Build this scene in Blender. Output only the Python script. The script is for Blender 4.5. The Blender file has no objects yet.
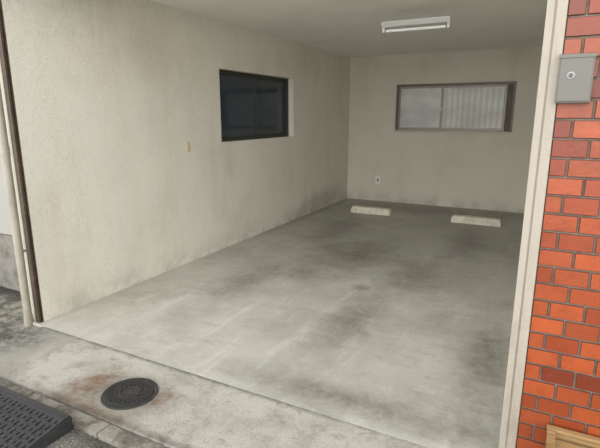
import bpy, bmesh, math, random
from mathutils import Vector
random.seed(7)
scene = bpy.context.scene
scene.view_settings.view_transform = 'Standard'
scene.view_settings.exposure = 0.0
scene.view_settings.gamma = 1.1

# ---------------------------------------------------------------- helpers
def link(o):
    scene.collection.objects.link(o); return o

def mesh_obj(name, bm, mat=None, smooth=False, kind=None, parent=None, label=None, cat=None):
    me = bpy.data.meshes.new(name)
    bmesh.ops.recalc_face_normals(bm, faces=bm.faces)
    bm.to_mesh(me); bm.free()
    if smooth:
        for p in me.polygons: p.use_smooth = True
    o = bpy.data.objects.new(name, me)
    if mat:
        for m in (mat if isinstance(mat, (list, tuple)) else [mat]): me.materials.append(m)
    link(o)
    if kind: o["kind"] = kind
    if label: o["label"] = label
    if cat: o["category"] = cat
    if parent: o.parent = parent
    return o

def empty(name, loc, label=None, cat=None, kind=None):
    e = bpy.data.objects.new(name, None); e.location = loc; e.empty_display_size = .1
    link(e)
    if label: e["label"] = label
    if cat: e["category"] = cat
    if kind: e["kind"] = kind
    return e

def box(bm, x0, x1, y0, y1, z0, z1, bev=0, mi=0):
    vs = [bm.verts.new(v) for v in ((x0,y0,z0),(x1,y0,z0),(x1,y1,z0),(x0,y1,z0),(x0,y0,z1),(x1,y0,z1),(x1,y1,z1),(x0,y1,z1))]
    fs = [bm.faces.new([vs[i] for i in f]) for f in ((3,2,1,0),(4,5,6,7),(0,1,5,4),(1,2,6,5),(2,3,7,6),(3,0,4,7))]
    for f in fs: f.material_index = mi
    if bev:
        es = list({e for f in fs for e in f.edges})
        bmesh.ops.bevel(bm, geom=es, offset=bev, segments=2, affect='EDGES', profile=.6)

def prism(bm, prof, axis, a, b, bev=0):
    def P(p, t):
        return {'x':(t,p[0],p[1]), 'y':(p[0],t,p[1]), 'z':(p[0],p[1],t)}[axis]
    A = [bm.verts.new(P(p,a)) for p in prof]; B = [bm.verts.new(P(p,b)) for p in prof]
    fs = [bm.faces.new(A), bm.faces.new(B[::-1])]
    n = len(prof)
    for i in range(n):
        fs.append(bm.faces.new([A[i],A[(i+1)%n],B[(i+1)%n],B[i]]))
    if bev:
        es = list({e for f in fs for e in f.edges})
        bmesh.ops.bevel(bm, geom=es, offset=bev, segments=2, affect='EDGES')

def cyl(bm, c, r, h, axis='z', seg=32, r2=None):
    r2 = r if r2 is None else r2
    A=[];B=[]
    for i in range(seg):
        t=2*math.pi*i/seg; ca,sa=math.cos(t),math.sin(t)
        if axis=='z': A.append((c[0]+r*ca,c[1]+r*sa,c[2])); B.append((c[0]+r2*ca,c[1]+r2*sa,c[2]+h))
        if axis=='y': A.append((c[0]+r*ca,c[1],c[2]+r*sa)); B.append((c[0]+r2*ca,c[1]+h,c[2]+r2*sa))
        if axis=='x': A.append((c[0],c[1]+r*ca,c[2]+r*sa)); B.append((c[0]+h,c[1]+r2*ca,c[2]+r2*sa))
    A=[bm.verts.new(v) for v in A]; B=[bm.verts.new(v) for v in B]
    bm.faces.new(A); bm.faces.new(B[::-1])
    for i in range(seg):
        bm.faces.new([A[i],A[(i+1)%seg],B[(i+1)%seg],B[i]])

# ---------------------------------------------------------------- materials
class M:
    def __init__(s, name, color, rough=.8, metal=0, spec=.5):
        s.m = bpy.data.materials.new(name); s.m.use_nodes = True
        s.nt = s.m.node_tree; s.b = s.nt.nodes['Principled BSDF']
        s.b.inputs['Roughness'].default_value = rough
        s.b.inputs['Metallic'].default_value = metal
        s.b.inputs['Specular IOR Level'].default_value = spec
        s.pos = s.nt.nodes.new('ShaderNodeNewGeometry').outputs['Position']
        rgb = s.nt.nodes.new('ShaderNodeRGB'); rgb.outputs[0].default_value = (*color,1)
        s.col = rgb.outputs[0]
        s.finish()
    def finish(s):
        s.nt.links.new(s.col, s.b.inputs['Base Color']); return s
    def noise(s, scale, detail=6, rough=.6, stretch=None, dist=0):
        n = s.nt.nodes.new('ShaderNodeTexNoise')
        n.inputs['Scale'].default_value=scale; n.inputs['Detail'].default_value=detail
        n.inputs['Roughness'].default_value=rough; n.inputs['Distortion'].default_value=dist
        src = s.pos
        if stretch:
            v=s.nt.nodes.new('ShaderNodeVectorMath'); v.operation='MULTIPLY'
            s.nt.links.new(s.pos,v.inputs[0]); v.inputs[1].default_value=stretch; src=v.outputs[0]
        s.nt.links.new(src,n.inputs['Vector'])
        return n.outputs['Fac']
    def ramp(s, fac, lo, hi, a=0., b=1.):
        r=s.nt.nodes.new('ShaderNodeMapRange'); r.interpolation_type='SMOOTHSTEP'
        s.nt.links.new(fac,r.inputs[0])
        r.inputs[1].default_value=lo; r.inputs[2].default_value=hi
        r.inputs[3].default_value=a; r.inputs[4].default_value=b
        return r.outputs[0]
    def math(s, op, a, b):
        n=s.nt.nodes.new('ShaderNodeMath'); n.operation=op
        for i,v in enumerate((a,b)):
            if isinstance(v,(int,float)): n.inputs[i].default_value=v
            else: s.nt.links.new(v,n.inputs[i])
        return n.outputs[0]
    def mix(s, fac, color, mode='MIX', k=1.0):
        n=s.nt.nodes.new('ShaderNodeMixRGB'); n.blend_type=mode
        if isinstance(fac,(int,float)): n.inputs[0].default_value=fac*k
        else:
            if k!=1: fac=s.math('MULTIPLY',fac,k)
            s.nt.links.new(fac,n.inputs[0])
        s.nt.links.new(s.col,n.inputs[1])
        if isinstance(color,tuple): n.inputs[2].default_value=(*color,1)
        else: s.nt.links.new(color,n.inputs[2])
        s.col=n.outputs[0]; return s.finish()
    def blob(s, c, r, wob=.25, soft=0.0, nscale=3, fine=True):
        """soft stain mask around a world point, edges broken up by noise"""
        sub=s.nt.nodes.new('ShaderNodeVectorMath'); sub.operation='SUBTRACT'
        s.nt.links.new(s.pos,sub.inputs[0]); sub.inputs[1].default_value=c
        mul=s.nt.nodes.new('ShaderNodeVectorMath'); mul.operation='MULTIPLY'
        s.nt.links.new(sub.outputs[0],mul.inputs[0]); mul.inputs[1].default_value=tuple(1/x for x in r)
        ln=s.nt.nodes.new('ShaderNodeVectorMath'); ln.operation='LENGTH'
        s.nt.links.new(mul.outputs[0],ln.inputs[0])
        n=s.noise(nscale,9,.72)
        d=s.math('ADD',ln.outputs['Value'],s.math('MULTIPLY',s.math('SUBTRACT',n,.5),wob*5))
        o=s.ramp(d,1.0,soft,0,1)
        if fine: o=s.math('MULTIPLY',o,s.ramp(s.noise(16,6,.75),.3,.62,.45,1))
        return o
    def axis(s, i):
        x=s.nt.nodes.new('ShaderNodeSeparateXYZ'); s.nt.links.new(s.pos,x.inputs[0]); return x.outputs[i]
    def bump(s, fac, strength=.3, dist=.01):
        b=s.nt.nodes.new('ShaderNodeBump'); b.inputs['Strength'].default_value=strength
        b.inputs['Distance'].default_value=dist
        s.nt.links.new(fac,b.inputs['Height'])
        old = s.b.inputs['Normal'].links
        if old: s.nt.links.new(old[0].from_socket,b.inputs['Normal'])
        s.nt.links.new(b.outputs[0],s.b.inputs['Normal']); return s

BIG=50
def plaster(name, col):
    m=M(name,col,rough=.9,spec=.2)
    m.mix(m.ramp(m.noise(1.1,6,.6),.42,.75),tuple(c*.72 for c in col),k=.5)
    m.mix(m.ramp(m.noise(50,4,.7),.48,.75),tuple(c*.52 for c in col),k=.33)
    m.mix(m.ramp(m.noise(2.6,7,.65,(1,1,.18)),.5,.8),tuple(c*k for c,k in zip(col,(.7,.65,.52))),k=.45)
    z=m.axis(2)
    low=m.math('MULTIPLY',m.ramp(z,.25,0,0,1),m.ramp(m.noise(4.5,8,.7),.38,.65))
    m.mix(low,(.2,.19,.16),k=.4)
    m.bump(m.noise(110,4,.7),.65,.007)
    m.bump(m.noise(14,3,.6),.18,.01)
    return m
m_wl = plaster('plaster_left',(.74,.705,.605))
m_wl.mix(m_wl.blob((-3.2,3.2,2.1),(BIG,1.6,.6),.3,-.3,2),(.5,.41,.22),k=.42)
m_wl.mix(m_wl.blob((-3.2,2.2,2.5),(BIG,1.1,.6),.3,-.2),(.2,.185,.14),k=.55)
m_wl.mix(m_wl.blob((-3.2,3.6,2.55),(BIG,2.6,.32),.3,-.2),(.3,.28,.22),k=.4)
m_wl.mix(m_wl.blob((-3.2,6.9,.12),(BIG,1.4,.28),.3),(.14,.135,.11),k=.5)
m_wl.mix(m_wl.blob((-3.2,4.4,1.0),(BIG,.22,.4),.25,-.2),(.3,.27,.21),k=.3)
m_wb = plaster('plaster_back',(.66,.62,.52))  # base darker than the left wall, deepening the light falloff by colour
m_ce = M('ceiling_paint',(.86,.855,.80),.95,spec=.1)
m_ce.mix(m_ce.ramp(m_ce.noise(1.7,6,.6),.45,.75),(.64,.63,.58),k=.3)
m_ce.mix(m_ce.blob((-1.3,4.75,2.47),(.7,.4,BIG),.3,-.2),(.34,.33,.28),k=.4)
m_ce.bump(m_ce.noise(80,3),.2,.004)

# floor
m_fl = M('garage_concrete',(.45,.44,.39),.5,spec=.42)
m_fl.mix(m_fl.ramp(m_fl.noise(1.2,8,.65),.38,.66),(.30,.29,.25),k=.75)
m_fl.mix(m_fl.ramp(m_fl.noise(2.8,10,.72,(2.2,.6,1),dist=.6),.48,.73),(.62,.605,.55),k=.55)
m_fl.mix(m_fl.ramp(m_fl.noise(3.2,10,.76,(.9,1.8,1),dist=1.2),.48,.72),(.20,.188,.15),k=.5)
m_fl.mix(m_fl.ramp(m_fl.noise(9,8,.8,(3,.35,1),dist=.8),.57,.70),(.62,.61,.57),k=.4)
m_fl.mix(m_fl.ramp(m_fl.noise(11,8,.8,(.5,2.5,1),dist=1.5),.58,.70),(.15,.14,.11),k=.4)
m_fl.mix(m_fl.ramp(m_fl.noise(60,4,.7),.5,.8),(.18,.17,.14),k=.45)
m_fl.mix(m_fl.ramp(m_fl.axis(1),2.8,5.0,0,1),(.22,.205,.165),k=.3)  # tone falls off evenly deeper into the garage, put into the floor colour
for c,r,k in (((-2.35,3.5,0),(.34,1.1,BIG),.62),((-1.15,3.1,0),(.3,.95,BIG),.6),((-1.75,4.7,0),(.75,1.0,BIG),.82),
              ((-1.0,4.25,0),(.38,.85,BIG),.62),((-2.4,5.7,0),(.38,1.4,BIG),.6),((-.75,5.9,0),(.38,1.4,BIG),.62),
              ((-1.6,7.6,0),(2.3,.65,BIG),.55),((-.2,2.9,0),(.27,1.1,BIG),.7),((-.75,2.13,0),(1.3,.19,BIG),.65),((-3.15,6.2,0),(.16,1.8,BIG),.5),
              ((-2.0,3.9,0),(.35,.4,BIG),.6)):
    m_fl.mix(m_fl.blob(c,r,.25,-.1,3.6),(.068,.058,.04),k=k)
m_fl.mix(m_fl.blob((-1.35,3.75,0),(.12,.14,BIG),.2,0,5),(.05,.044,.034),k=.6)
m_fl.bump(m_fl.noise(25,6,.7),.1,.005)

m_ap = M('apron_concrete',(.44,.425,.375),.85,spec=.25)
m_ap.mix(m_ap.ramp(m_ap.noise(3,9,.7),.4,.68),(.26,.247,.21),k=.8)
m_ap.mix(m_ap.ramp(m_ap.noise(8,9,.8,dist=.8),.5,.64),(.15,.14,.112),k=.55)
m_ap.mix(m_ap.ramp(m_ap.noise(90,4,.8),.46,.73),(.12,.115,.095),k=.55)
m_ap.mix(m_ap.blob((-2.17,1.6,0),(.2,.28,BIG),.35,0,9),(.15,.068,.03),k=.9)
m_ap.mix(m_ap.blob((-1.72,1.66,0),(.1,.2,BIG),.3,0,9),(.15,.075,.038),k=.75)
m_ap.mix(m_ap.blob((-1.92,1.6,0),(.36,.26,BIG),.2,.3,7),(.10,.078,.055),k=.75)
m_ap.mix(m_ap.blob((-2.0,1.42,0),(.6,.07,BIG),.3,0,8),(.13,.065,.03),k=.85)
m_ap.mix(m_ap.blob((-3.1,1.75,0),(.38,.55,BIG),.3,0,6),(.055,.053,.042),k=.88)
m_ap.mix(m_ap.blob((-1.9,1.94,0),(2.4,.03,BIG),.3,0,7),(.07,.065,.05),k=.75)
m_ap.mix(m_ap.blob((-1.2,1.41,0),(2.4,.055,BIG),.3,0,7),(.07,.063,.05),k=.8)
m_ap.bump(m_ap.noise(70,5,.8),.5,.008)

m_kb = M('kerb_concrete',(.26,.245,.205),.9,spec=.2)
m_kb.mix(m_kb.ramp(m_kb.noise(7,9,.78),.38,.58),(.07,.064,.05),k=.88)
m_kb.mix(m_kb.ramp(m_kb.noise(14,8,.8),.58,.7),(.17,.085,.04),k=.6)
m_kb.mix(m_kb.ramp(m_kb.noise(80,5,.8),.5,.7),(.07,.065,.055),k=.5)
m_kb.bump(m_kb.noise(60,5,.8),.6,.01)

m_rd = M('asphalt_gutter',(.24,.235,.205),.9,spec=.2)
v=m_rd.nt.nodes.new('ShaderNodeTexVoronoi'); v.inputs['Scale'].default_value=80
m_rd.nt.links.new(m_rd.pos,v.inputs['Vector'])
m_rd.mix(m_rd.ramp(v.outputs['Distance'],.2,.5),(.08,.078,.066),k=.75)
m_rd.mix(m_rd.ramp(m_rd.noise(60,5,.8),.48,.66),(.36,.34,.30),k=.45)
m_rd.mix(m_rd.ramp(m_rd.noise(5,8,.7),.46,.68),(.055,.05,.042),k=.7)
m_rd.mix(m_rd.blob((-1.8,1.3,0),(1.6,.1,BIG),.3,0,7),(.045,.04,.034),k=.8)
m_rd.bump(v.outputs['Distance'],.6,.01)

m_dirt = M('weathered_ground',(.26,.248,.21),.95,spec=.15)
m_dirt.mix(m_dirt.ramp(m_dirt.noise(5,9,.78),.4,.58),(.05,.046,.036),k=.88)
m_dirt.mix(m_dirt.ramp(m_dirt.noise(70,4,.7),.5,.8),(.12,.115,.1),k=.4)
m_dirt.mix(m_dirt.ramp(m_dirt.axis(1),2.12,2.3,0,1),(.025,.024,.02),k=.8)  # dark gap along the neighbouring wall, put into the ground colour
m_dirt.bump(m_dirt.noise(30,6,.8),.5,.012)

m_nb = M('neighbour_render',(.32,.31,.28),.9,spec=.2)
m_nb.mix(m_nb.ramp(m_nb.noise(5,6,.7,(1,1,.3)),.45,.75),(.18,.175,.155),k=.5)
m_fd = M('foundation_concrete',(.2,.19,.165),.95,spec=.2)
m_fd.mix(m_fd.ramp(m_fd.noise(8,8,.7),.4,.7),(.06,.06,.05),k=.7); m_fd.bump(m_fd.noise(40,5,.8),.4,.01)

m_brown = M('bronze_aluminium',(.055,.035,.024),.5,metal=.2)
m_brown.mix(m_brown.ramp(m_brown.noise(14,6,.75),.45,.7),(.13,.09,.06),k=.6)
m_blackal = M('black_aluminium',(.022,.021,.02),.4,metal=.1)
m_blackal.mix(m_blackal.noise(20,4),(.04,.037,.034),k=.35)
m_sash = M('window_aluminium',(.22,.195,.16),.4,metal=.45)
m_sash.mix(m_sash.noise(9,4),(.13,.11,.088),k=.5)
m_sashdark = M('window_frame_dark_aluminium',(.085,.068,.052),.4,metal=.35)
m_sashdark.mix(m_sashdark.noise(9,4),(.05,.04,.031),k=.5)
m_sill = M('sill_aluminium',(.48,.43,.35),.5,metal=.2)
m_sill.mix(m_sill.noise(9,4),(.36,.32,.25),k=.5)
m_jamb = M('cream_painted_steel',(.35,.31,.255),.65,spec=.3)
m_jamb.mix(m_jamb.ramp(m_jamb.noise(6,8,.75,(1,1,.3)),.45,.72),(.2,.17,.13),k=.65)
m_jamb.mix(m_jamb.ramp(m_jamb.noise(70,4,.8),.58,.73),(.11,.072,.04),k=.55)
m_pipe = M('cream_pvc',(.34,.31,.25),.5)
m_pipe.mix(m_pipe.ramp(m_pipe.noise(6,6,.75,(1,1,.4)),.42,.7),(.18,.155,.115),k=.65)
m_blackglass = M('dark_window_glass',(.024,.034,.045),.08,spec=.5)
m_blackglass.mix(m_blackglass.noise(2,3),(.038,.05,.066),k=.6)
m_white = M('white_enamel',(.93,.93,.91),.4)
m_tube = M('fluorescent_glass',(.95,.96,.96),.25)
m_grayplastic = M('grey_socket_plastic',(.35,.35,.34),.5)
m_plate = M('ivory_plastic',(.58,.49,.31),.5)
m_plate.mix(m_plate.noise(30,3),(.48,.41,.26),k=.3)
m_plate2 = M('pale_plastic',(.85,.82,.72),.5)
m_dark = M('dark_slot',(.02,.02,.02),.7)
m_steel = M('brushed_stainless',(.155,.148,.13),.5,metal=.25,spec=.4)
m_steel.mix(m_steel.noise(30,6,.75,(1,1,14)),(.09,.085,.073),k=.75)
m_iron = M('cast_iron',(.03,.03,.03),.6,metal=.3)
m_iron.mix(m_iron.ramp(m_iron.noise(40,5,.7),.45,.7),(.08,.068,.055),k=.5)
m_rub = M('black_rubber',(.02,.021,.023),.6)
m_rub.mix(m_rub.ramp(m_rub.noise(30,6,.8),.45,.7),(.055,.055,.053),k=.5)
m_stop = M('wheel_stop_concrete',(.70,.65,.53),.9,spec=.2)
m_stop.mix(m_stop.ramp(m_stop.noise(10,8,.75),.44,.68),(.38,.35,.27),k=.65); m_stop.bump(m_stop.noise(40,5),.5,.01)
m_wood = M('brown_planks',(.36,.225,.095),.75,spec=.2)
m_wood.mix(m_wood.ramp(m_wood.noise(5,8,.7,(1,18,18),dist=.4),.35,.65),(.15,.08,.032),k=.7)
m_mortar = M('mortar',(.19,.155,.13),.95,spec=.1)
m_mortar.mix(m_mortar.ramp(m_mortar.noise(20,6,.75),.4,.65),(.09,.073,.058),k=.7)
m_br = M('glazed_brick_tile',(.5,.1,.04),.33,spec=.4)
at=m_br.nt.nodes.new('ShaderNodeVertexColor'); at.layer_name='tile'
m_br.col=at.outputs[0]
m_br.mix(m_br.ramp(m_br.noise(14,7,.75),.42,.72),(.12,.024,.008),k=.5)
m_br.mix(m_br.ramp(m_br.noise(60,5,.75),.5,.75),(.10,.02,.007),k=.35)
m_br.mix(m_br.ramp(m_br.noise(9,6,.75),.62,.8),(.36,.16,.08),k=.2)
m_br.bump(m_br.noise(50,4,.7),.3,.005)
m_brk_edge = M('brick_tile_edge',(.13,.035,.016),.6,spec=.25)
m_brk_edge.mix(m_brk_edge.noise(40,4),(.08,.02,.01),k=.6)

def frosted(name,col,stripe=False):
    m=M(name,col,.3)
    m.mix(m.ramp(m.noise(2.5,4,.5,(1,1,2)),.35,.65),tuple(c*.66 for c in col),k=.6)
    if stripe:
        w=m.nt.nodes.new('ShaderNodeTexWave'); w.wave_type='BANDS'; w.bands_direction='X'
        w.inputs['Scale'].default_value=3.6; w.inputs['Distortion'].default_value=1.0
        m.nt.links.new(m.pos,w.inputs['Vector'])
        m.mix(w.outputs['Fac'],tuple(c*.55 for c in col),k=.5)
    tr=m.nt.nodes.new('ShaderNodeBsdfTranslucent'); m.nt.links.new(m.col,tr.inputs['Color'])
    mx=m.nt.nodes.new('ShaderNodeMixShader'); mx.inputs[0].default_value=.4
    out=m.nt.nodes['Material Output']
    m.nt.links.new(m.b.outputs[0],mx.inputs[1]); m.nt.links.new(tr.outputs[0],mx.inputs[2])
    m.nt.links.new(mx.outputs[0],out.inputs[0]); return m
m_fr1 = frosted('frosted_glass',(.64,.64,.60))
m_fr2 = frosted('ribbed_frosted_glass',(.68,.68,.62),True)

# ---------------------------------------------------------------- shell
XL=-3.19; XR=.06; YF=2.0; YB=8.02; ZC=2.47
bm=bmesh.new(); box(bm,XL-.16,XR+.16,1.953,YB+.16,-.12,0)
mesh_obj('floor',bm,m_fl.m,kind='structure',label="worn grey concrete garage floor with dark oil stains")
bm=bmesh.new(); box(bm,XL-.16,XR+.16,YF+.02,YB+.16,ZC,ZC+.15)
mesh_obj('ceiling',bm,m_ce.m,kind='structure',label="plain off-white painted garage ceiling with water stains")
wy0,wy1,wz0,wz1=4.26,5.93,1.205,1.985
bm=bmesh.new(); a,b=XL-.16,XL
box(bm,a,b,YF,wy0,0,ZC); box(bm,a,b,wy1,YB,0,ZC); box(bm,a,b,wy0,wy1,0,wz0); box(bm,a,b,wy0,wy1,wz1,ZC)
mesh_obj('wall_left',bm,m_wl.m,kind='structure',label="rough beige plaster side wall with mould stains")
bx0,bx1,bz0,bz1=-2.345,-.505,1.215,1.995
bm=bmesh.new(); a,b=YB,YB+.16
box(bm,XL-.16,bx0,a,b,0,ZC); box(bm,bx1,XR+.16,a,b,0,ZC); box(bm,bx0,bx1,a,b,0,bz0); box(bm,bx0,bx1,a,b,bz1,ZC)
mesh_obj('wall_back',bm,m_wb.m,kind='structure',label="beige plaster end wall of the garage")
bm=bmesh.new(); box(bm,XR,XR+.16,YF+.12,YB,0,ZC)
mesh_obj('wall_right',bm,m_wb.m,kind='structure',label="plaster side wall behind the brick pier")

# brick facade
bm=bmesh.new(); FY=1.975; bx_a=.012; W=1.5
box(bm,bx_a,W,FY,FY+.14,-.05,2.6,mi=0)
cl=bm.loops.layers.color.new('tile')
pal=[(.565,.245,.12),(.60,.265,.13),(.54,.225,.11),(.575,.255,.125),(.51,.205,.10),(.43,.165,.09)]
def tile(x0,x1,z0,z1):
    c=.002; yb=FY+.001; ym=FY-.006; yf=FY-.009
    R=[]
    for y,i in ((yb,0),(ym,0),(yf,c)):
        R.append([bm.verts.new(p) for p in ((x0+i,y,z0+i),(x1-i,y,z0+i),(x1-i,y,z1-i),(x0+i,y,z1-i))])
    fs=[]
    for k in (0,1):
        for i in range(4):
            f=bm.faces.new([R[k][i],R[k][(i+1)%4],R[k+1][(i+1)%4],R[k+1][i]]); f.material_index=2; fs.append(f)
    f=bm.faces.new(R[2]); f.material_index=1; fs.append(f)
    col=random.choice(pal); s=random.uniform(.92,1.06)
    for f in fs:
        for l in f.loops: l[cl]=(col[0]*s,col[1]*s,col[2]*s,1)
pz,px=.069,.120
for r in range(38):
    z=-.03+r*pz
    off=-(px/2) if r%2 else 0
    x=bx_a+.003+off
    while x<W-.02:
        x0=max(x,bx_a+.003); x1=min(x+px-.007,W)
        if x1-x0>.03: tile(x0,x1,z,z+pz-.0072)
        x+=px
mesh_obj('wall_front',bm,[m_mortar.m,m_br.m,m_brk_edge.m],kind='structure',label="orange-red glazed brick tile pier beside the opening")
bm=bmesh.new(); box(bm,XL-.16,.012,YF-.02,YF+.12,ZC-.02,ZC+.5)
mesh_obj('trim_1',bm,m_jamb.m,kind='structure',label="beam across the top of the garage opening")
bm=bmesh.new()
prism(bm,[(-.052,1.985),(-.052,2.10),(.0,2.10),(.06,2.12),(.06,2.10),(.012,2.08),(.012,1.960),(-.020,1.960),(-.020,1.968),(-.028,1.968),(-.028,1.960),(-.052,1.960)],'z',-.04,ZC-.02)
mesh_obj('trim_2',bm,m_jamb.m,kind='structure',label="cream painted steel shutter guide rail")
bm=bmesh.new()
prism(bm,[(XL-.042,1.965),(XL,1.965),(XL,1.98),(XL-.012,1.98),(XL-.012,1.99),(XL,1.99),(XL,2.0),(XL-.042,2.0)],'z',0,ZC-.02)
mesh_obj('trim_3',bm,m_brown.m,kind='structure',label="dark brown aluminium shutter guide rail")

# exterior ground
bm=bmesh.new(); box(bm,-3.13,.9,1.405,1.947,-.12,-.001,bev=.003)
mesh_obj('floor_apron',bm,m_ap.m,kind='structure',label="rough pale concrete apron in front of the garage")
bm=bmesh.new()
x=-5.4
while x<1.5:
    box(bm,x+.003,x+.597,1.315,1.40,-.12,-.010,bev=.006); x+=.6
mesh_obj('trim_4',bm,m_kb.m,kind='structure',label="grimy concrete kerb edging along the apron")
bm=bmesh.new(); box(bm,-7,5,-12,1.31,-.14,-.035)
mesh_obj('floor_road',bm,m_rd.m,kind='structure',label="pebbly dark asphalt road edge")
bm=bmesh.new(); box(bm,-6,-3.14,1.402,2.5,-.14,-.02)
mesh_obj('floor_side_ground',bm,m_dirt.m,kind='structure',label="dirty weathered ground beside the garage")
bm=bmesh.new(); box(bm,-6,-3.36,2.36,2.5,.48,3.2)
mesh_obj('wall_outside',bm,m_nb.m,kind='structure',label="grey rendered wall of the neighbouring building")
bm=bmesh.new(); box(bm,-6,-3.36,2.33,2.5,-.02,.478)
mesh_obj('baseboard_outside',bm,m_fd.m,kind='structure',label="stained concrete foundation of the neighbouring wall")

# ---------------------------------------------------------------- windows
def window_left():
    e=empty('window_1',(XL-.1,(wy0+wy1)/2,wz0),kind='structure',label="dark sliding window with black aluminium frame")
    off=Vector(e.location)
    def P(name,f,mat,**k):
        bm=bmesh.new(); f(bm)
        bmesh.ops.translate(bm,verts=bm.verts,vec=-off)
        return mesh_obj(name,bm,mat,parent=e,**k)
    x0,x1=XL-.15,XL-.075
    T=.025
    def fr(bm):
        t=T
        box(bm,x0,x1,wy0,wy1,wz1-t,wz1,.003); box(bm,x0,x1,wy0,wy1,wz0,wz0+t,.003)
        box(bm,x0,x1,wy0,wy0+t,wz0+t,wz1-t,.003); box(bm,x0,x1,wy1-t,wy1,wz0+t,wz1-t,.003)
    P('frame',fr,m_blackal.m)
    mid=(wy0+wy1)/2
    for ya,yb,xs in ((wy0+T,mid+.015,x1-.03),(mid-.015,wy1-T,x0+.012)):
        def sh(bm):
            t=.024; za,zb=wz0+T,wz1-T
            box(bm,xs,xs+.022,ya,yb,zb-t,zb,.002); box(bm,xs,xs+.022,ya,yb,za,za+t*1.3,.002)
            box(bm,xs,xs+.022,ya,ya+t,za+t,zb-t,.002); box(bm,xs,xs+.022,yb-t,yb,za+t,zb-t,.002)
        s=P('sash',sh,m_blackal.m)
        def gl(bm): box(bm,xs+.008,xs+.013,ya+.02,yb-.02,wz0+.048,wz1-.045)
        g=P('glass_pane',gl,m_blackglass.m,label="dark glass"); g.parent=s
window_left()
def window_back():
    e=empty('window_2',((bx0+bx1)/2,YB+.08,bz0),kind='structure',label="frosted sliding window with aluminium frame")
    off=Vector(e.location)
    def P(name,f,mat,**k):
        bm=bmesh.new(); f(bm)
        bmesh.ops.translate(bm,verts=bm.verts,vec=-off)
        return mesh_obj(name,bm,mat,parent=e,**k)
    y0,y1=YB+.01,YB+.13
    T=.036
    def fr(bm):
        t=T
        box(bm,bx0,bx1,y0,y1,bz1-t,bz1,.003); box(bm,bx0,bx1,y0,y1,bz0,bz0+t,.003)
        box(bm,bx0,bx0+t,y0,y1,bz0+t,bz1-t,.003); box(bm,bx1-t,bx1,y0,y1,bz0+t,bz1-t,.003)
    P('frame',fr,m_sashdark.m)
    def sl(bm): box(bm,bx0,bx1,YB-.03,YB+.0095,bz0+.002,bz0+.034,.003)
    P('sill',sl,m_sill.m,label="pale aluminium sill")
    mid=-1.60
    for xa,xb,ys,mg in ((bx0+T,mid+.02,y0+.03,m_fr1),(mid-.02,bx1-.13,y0+.06,m_fr2)):
        def sh(bm):
            t=.032; za,zb=bz0+T,bz1-T
            box(bm,xa,xb,ys,ys+.022,zb-t,zb,.002); box(bm,xa,xb,ys,ys+.022,za,za+t*1.3,.002)
            box(bm,xa,xa+t,ys,ys+.022,za+t,zb-t,.002); box(bm,xb-t,xb,ys,ys+.022,za+t,zb-t,.002)
        s=P('sash',sh,m_sash.m)
        def gl(bm): box(bm,xa+.026,xb-.026,ys+.008,ys+.013,bz0+.07,bz1-.062)
        g=P('glass_pane',gl,mg.m,label="frosted glass"); g.parent=s
    def st(bm): box(bm,bx1-.13,bx1-T,y0+.085,y0+.1,bz0+T,bz1-T)  # dark strip added in place of the window's dark side reveal
    P('reveal_strip',st,m_brown.m,label="dark strip standing in for the window reveal")
    def ltch(bm): box(bm,mid-.012,mid+.012,y0+.018,y0+.03,1.56,1.62,.002)
    P('latch',ltch,m_grayplastic.m)
window_back()

# ---------------------------------------------------------------- things
e=empty('drainpipe',(-3.285,1.945,-.02),"weathered cream drainpipe fixed to the pier by the opening","drainpipe")
bm=bmesh.new(); cyl(bm,(0,0,0),.028,3.0,seg=28); cyl(bm,(0,0,.0),.032,.07,seg=28); cyl(bm,(0,0,1.25),.031,.06,seg=28)
mesh_obj('pipe',bm,m_pipe.m,parent=e)
for z in (.55,2.0):
    bm=bmesh.new(); cyl(bm,(0,0,z),.030,.02,seg=28); box(bm,-.008,.008,.026,.06,z+.002,z+.018)
    mesh_obj('bracket',bm,m_pipe.m,parent=e)

def wheel_stop(x0,x1,lab,seed):
    e=empty('wheel_stop',((x0+x1)/2,6.93,0),lab,"wheel stop"); e["group"]="wheel stops on the garage floor"
    L=(x1-x0)/2
    bm=bmesh.new()
    n=18; prof=[(-.085,0),(-.083,.04),(-.062,.088),(-.05,.095),(.04,.095),(.06,.088),(.078,.04),(.085,0)]
    rnd=random.Random(seed); rows=[]
    for i in range(n+1):
        x=-L+2*L*i/n; row=[]
        for (y,z) in prof:
            j=.004 if z>.03 else 0
            end=.012 if i in (0,n) and z>.08 else 0
            row.append(bm.verts.new((x+rnd.uniform(-j,j)*(0 if 0<i<n else .5)+(end if i==0 else -end),y*(1-end*3)+rnd.uniform(-j,j),z-end*.5+rnd.uniform(-j,j)*.6)))
        rows.append(row)
    m=len(prof)
    for i in range(n):
        for k in range(m):
            bm.faces.new([rows[i][k],rows[i][(k+1)%m],rows[i+1][(k+1)%m],rows[i+1][k]])
    bm.faces.new(rows[0]); bm.faces.new(rows[-1][::-1])
    mesh_obj('block',bm,m_stop.m,parent=e)
    for x in (-L*.62,L*.62):
        bm=bmesh.new(); cyl(bm,(x,0,.090),.014,.008,seg=20)
        mesh_obj('anchor_bolt',bm,m_grayplastic.m,parent=e)
wheel_stop(-2.66,-2.03,"dirty beige concrete wheel stop nearer the plain side wall",3)
wheel_stop(-1.12,-.46,"dirty beige concrete wheel stop below the frosted window",5)

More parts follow.
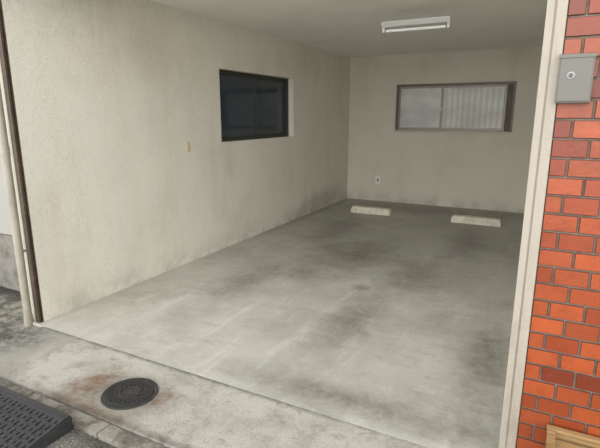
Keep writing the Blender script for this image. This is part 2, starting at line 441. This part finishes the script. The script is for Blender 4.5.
fx=-1.365; L=.36
e=empty('fluorescent_light',(fx,5.25,ZC),"white single-tube fluorescent batten on the ceiling","ceiling light")
bm=bmesh.new(); prism(bm,[(-.060,0),(.060,0),(.060,-.008),(.022,-.045),(-.022,-.045),(-.060,-.008)],'x',-L,L,bev=.002)
mesh_obj('housing',bm,m_white.m,parent=e)
for x in (-L+.003,L-.031):
    bm=bmesh.new(); box(bm,x,x+.028,-.015,.015,-.104,-.04,.004)
    mesh_obj('socket',bm,m_white.m,parent=e)
bm=bmesh.new(); cyl(bm,(-L+.032,0,-.086),.0145,2*L-.064,'x',24)
mt=m_tube; mt.b.inputs['Emission Color'].default_value=(1,1,.97,1); mt.b.inputs['Emission Strength'].default_value=.12  # tube is off; faint glow added to keep it white
mesh_obj('tube',bm,m_tube.m,smooth=False,parent=e)
for x in (-L+.032,L-.046):
    bm=bmesh.new(); cyl(bm,(x,0,-.086),.0155,.014,'x',24)
    mesh_obj('tube_cap',bm,m_grayplastic.m,parent=e)

e=empty('power_outlet',(-2.61,YB,.31),"pale power outlet low on the end wall","outlet")
bm=bmesh.new(); box(bm,-.042,.042,-.009,0,0,.125,.003); mesh_obj('cover_plate',bm,m_plate2.m,parent=e)
bm=bmesh.new(); box(bm,-.022,.022,-.012,-.008,.03,.095,.002); mesh_obj('socket_insert',bm,m_grayplastic.m,parent=e)
for z in (.04,.07):
    bm=bmesh.new(); box(bm,-.012,-.008,-.0135,-.011,z,z+.016); box(bm,.008,.012,-.0135,-.011,z,z+.016)
    mesh_obj('socket_slot',bm,m_dark.m,parent=e)
e=empty('light_switch',(XL,3.70,1.14),"yellowed ivory light switch on the beige plaster wall","switch")
bm=bmesh.new(); box(bm,0,.008,-.026,.026,0,.095,.003); mesh_obj('cover_plate',bm,m_plate.m,parent=e)
bm=bmesh.new(); box(bm,.007,.013,-.009,.009,.033,.062,.002); mesh_obj('toggle',bm,m_plate.m,parent=e)

# key switch box
e=empty('key_switch_box',(.060,FY-.009,1.54),"dull stainless steel shutter key switch box on the brick pier","control box")
bm=bmesh.new(); box(bm,-.054,.054,-.036,0,0,.16,.004); mesh_obj('body',bm,m_steel.m,parent=e)
bm=bmesh.new(); prism(bm,[(-.036,.162),(0,.168),(0,.161),(-.040,.158),(-.044,.150),(-.040,.152)],'x',-.055,.055); mesh_obj('top_lip',bm,m_steel.m,parent=e)
bm=bmesh.new(); box(bm,-.049,.049,-.041,-.036,.006,.151,.002); mesh_obj('cover_plate',bm,m_steel.m,parent=e)
bm=bmesh.new(); cyl(bm,(-.014,-.041,.092),.013,-.005,'y',28,.0115); mesh_obj('lock_ring',bm,m_grayplastic.m,parent=e)
bm=bmesh.new(); cyl(bm,(-.014,-.046,.092),.008,-.004,'y',24); mesh_obj('key_cylinder',bm,m_steel.m,parent=e)
bm=bmesh.new(); box(bm,-.0155,-.0125,-.0508,-.0495,.086,.098); mesh_obj('key_slot',bm,m_dark.m,parent=e)
for z in (.018,.138):
    bm=bmesh.new(); cyl(bm,(.036,-.041,z),.0035,-.002,'y',14); mesh_obj('screw',bm,m_steel.m,parent=e)

# manhole cover
e=empty('manhole_cover',(-1.905,1.625,-.002),"round dark cast iron manhole cover set in the apron","manhole cover")
bm=bmesh.new()
N=56
def ring(bm,r0,r1,z0,z1):
    rings=[]
    for r,z in ((r0,z0),(r0,z1),(r1,z1),(r1,z0)):
        rings.append([bm.verts.new((r*math.cos(2*math.pi*i/N),r*math.sin(2*math.pi*i/N),z)) for i in range(N)])
    for k in range(4):
        A,B=rings[k],rings[(k+1)%4]
        for i in range(N): bm.faces.new([A[i],A[(i+1)%N],B[(i+1)%N],B[i]])
ring(bm,.137,.150,-.002,.008); mesh_obj('rim',bm,m_iron.m,parent=e)
bm=bmesh.new(); cyl(bm,(0,0,0),.133,.006,seg=N)
ring(bm,.118,.124,.005,.011); ring(bm,.052,.058,.005,.011)
for gx in range(-7,8):
    for gy in range(-7,8):
        x,y=gx*.0165,gy*.0165
        d=math.hypot(x,y)
        if .064<d<.112:
            if (gx+gy)%2: box(bm,x-.006,x+.006,y-.0028,y+.0028,.005,.0105)
            else: box(bm,x-.0028,x+.0028,y-.006,y+.006,.005,.0105)
for k in range(6):
    t=2*math.pi*k/6; x,y=.033*math.cos(t),.033*math.sin(t)
    box(bm,x-.007,x+.007,y-.004,y+.004,.005,.010)
mesh_obj('lid',bm,m_iron.m,parent=e)
for s in (-1,1):
    bm=bmesh.new(); box(bm,s*.1-.012,s*.1+.012,-.006,.006,.009,.0118); mesh_obj('lift_slot',bm,m_dark.m,parent=e)

# curb ramps
def ramp(x1,lab):
    e=empty('curb_ramp',(x1,1.305,-.035),lab,"curb ramp"); e["group"]="black rubber curb ramps along the road edge"
    Lx=.6; D=.44; h=.075
    bm=bmesh.new()
    prism(bm,[(0,0),(0,h),(-.03,h),(-D,.012),(-D,0)],'x',-Lx+.003,-.003,bev=.003)
    sl=(h-.012)/(D-.03)
    nx,ny=15,9
    for i in range(nx):
        for j in range(ny):
            cx=-Lx+.03+(i+.5)*(Lx-.06)/nx; cy=-.045-(j+.5)*(D-.07)/ny
            z=h-sl*(-cy-.03)
            w,d=(.014,.008)
            if (i+j)%2: w,d=.009,.015
            prism(bm,[(cx-w,cy-d),(cx+w,cy-d),(cx+w,cy+d),(cx-w,cy+d)],'z',z-.006,z+.009)
    box(bm,-Lx+.006,-.006,-.028,-.006,h-.002,h+.009)
    for xa in (-.022,-Lx+.008):
        prism(bm,[(-.03,h-.002),(-.03,h+.009),(-D+.01,.021),(-D+.01,.01)],'x',xa,xa+.014)
    mesh_obj('ramp_body',bm,m_rub.m,parent=e)
    for x in (-.08,-Lx+.08):
        bm=bmesh.new(); cyl(bm,(x,-.12,h-sl*.09),.012,.009,seg=18); mesh_obj('bolt_cap',bm,m_iron.m,parent=e)
ramp(-1.955,"black studded rubber curb ramp, end piece")
ramp(-2.557,"black studded rubber curb ramp, adjoining piece")

# wooden crate by brick pier
e=empty('wooden_crate',(.12,1.60,-.001),"brown wooden slatted crate standing against the brick pier","crate")
cw,cd,ch=.5,.345,.27; t=.018
bm=bmesh.new(); box(bm,0,cw,0,cd,0,.014,.001); mesh_obj('base',bm,m_wood.m,parent=e)
for z0,z1 in ((.02,.095),(.11,.185),(.20,ch)):
    for dims in ((0,cw,0,t),(0,cw,cd-t,cd),(0,t,t,cd-t),(cw-t,cw,t,cd-t)):
        bm=bmesh.new(); box(bm,*dims,z0,z1,.002); mesh_obj('slat',bm,m_wood.m,parent=e)
for dims in ((-.004,cw,cd-.028,cd),(-.004,cw,0,.028),(-.004,.026,.029,cd-.029),(cw-.03,cw,.029,cd-.029)):
    bm=bmesh.new(); box(bm,*dims,ch,ch+.012,.002); mesh_obj('rim_board',bm,m_wood.m,parent=e)
y=.03
while y+.05<cd-.02:
    bm=bmesh.new(); box(bm,t,cw-t,y,y+.05,ch-.03,ch-.02,.002); mesh_obj('lid_slat',bm,m_wood.m,parent=e); y+=.057

# ---------------------------------------------------------------- light
w=bpy.data.worlds.new('overcast'); scene.world=w; w.use_nodes=True
nt=w.node_tree; bg=nt.nodes['Background']
tc=nt.nodes.new('ShaderNodeTexCoord'); sp=nt.nodes.new('ShaderNodeSeparateXYZ'); nt.links.new(tc.outputs['Generated'],sp.inputs[0])
# overcast sky brightest over the open street the garage faces (-Y), dimmer overhead
mr=nt.nodes.new('ShaderNodeMapRange'); mr.interpolation_type='SMOOTHSTEP'
nt.links.new(sp.outputs[1],mr.inputs[0]); mr.inputs[1].default_value=-.1; mr.inputs[2].default_value=-1
mr.inputs[3].default_value=1.15; mr.inputs[4].default_value=4.6
bg.inputs[0].default_value=(1,.995,.98,1)
nt.links.new(mr.outputs[0],bg.inputs[1])

cam=bpy.data.cameras.new('camera'); co=bpy.data.objects.new('camera',cam); link(co)
co.location=(0,0,1.5); co.rotation_euler=(math.radians(90-13.06),0,math.radians(27.49))
cam.sensor_width=36; cam.lens=28.2; cam.clip_start=.02
scene.camera=co
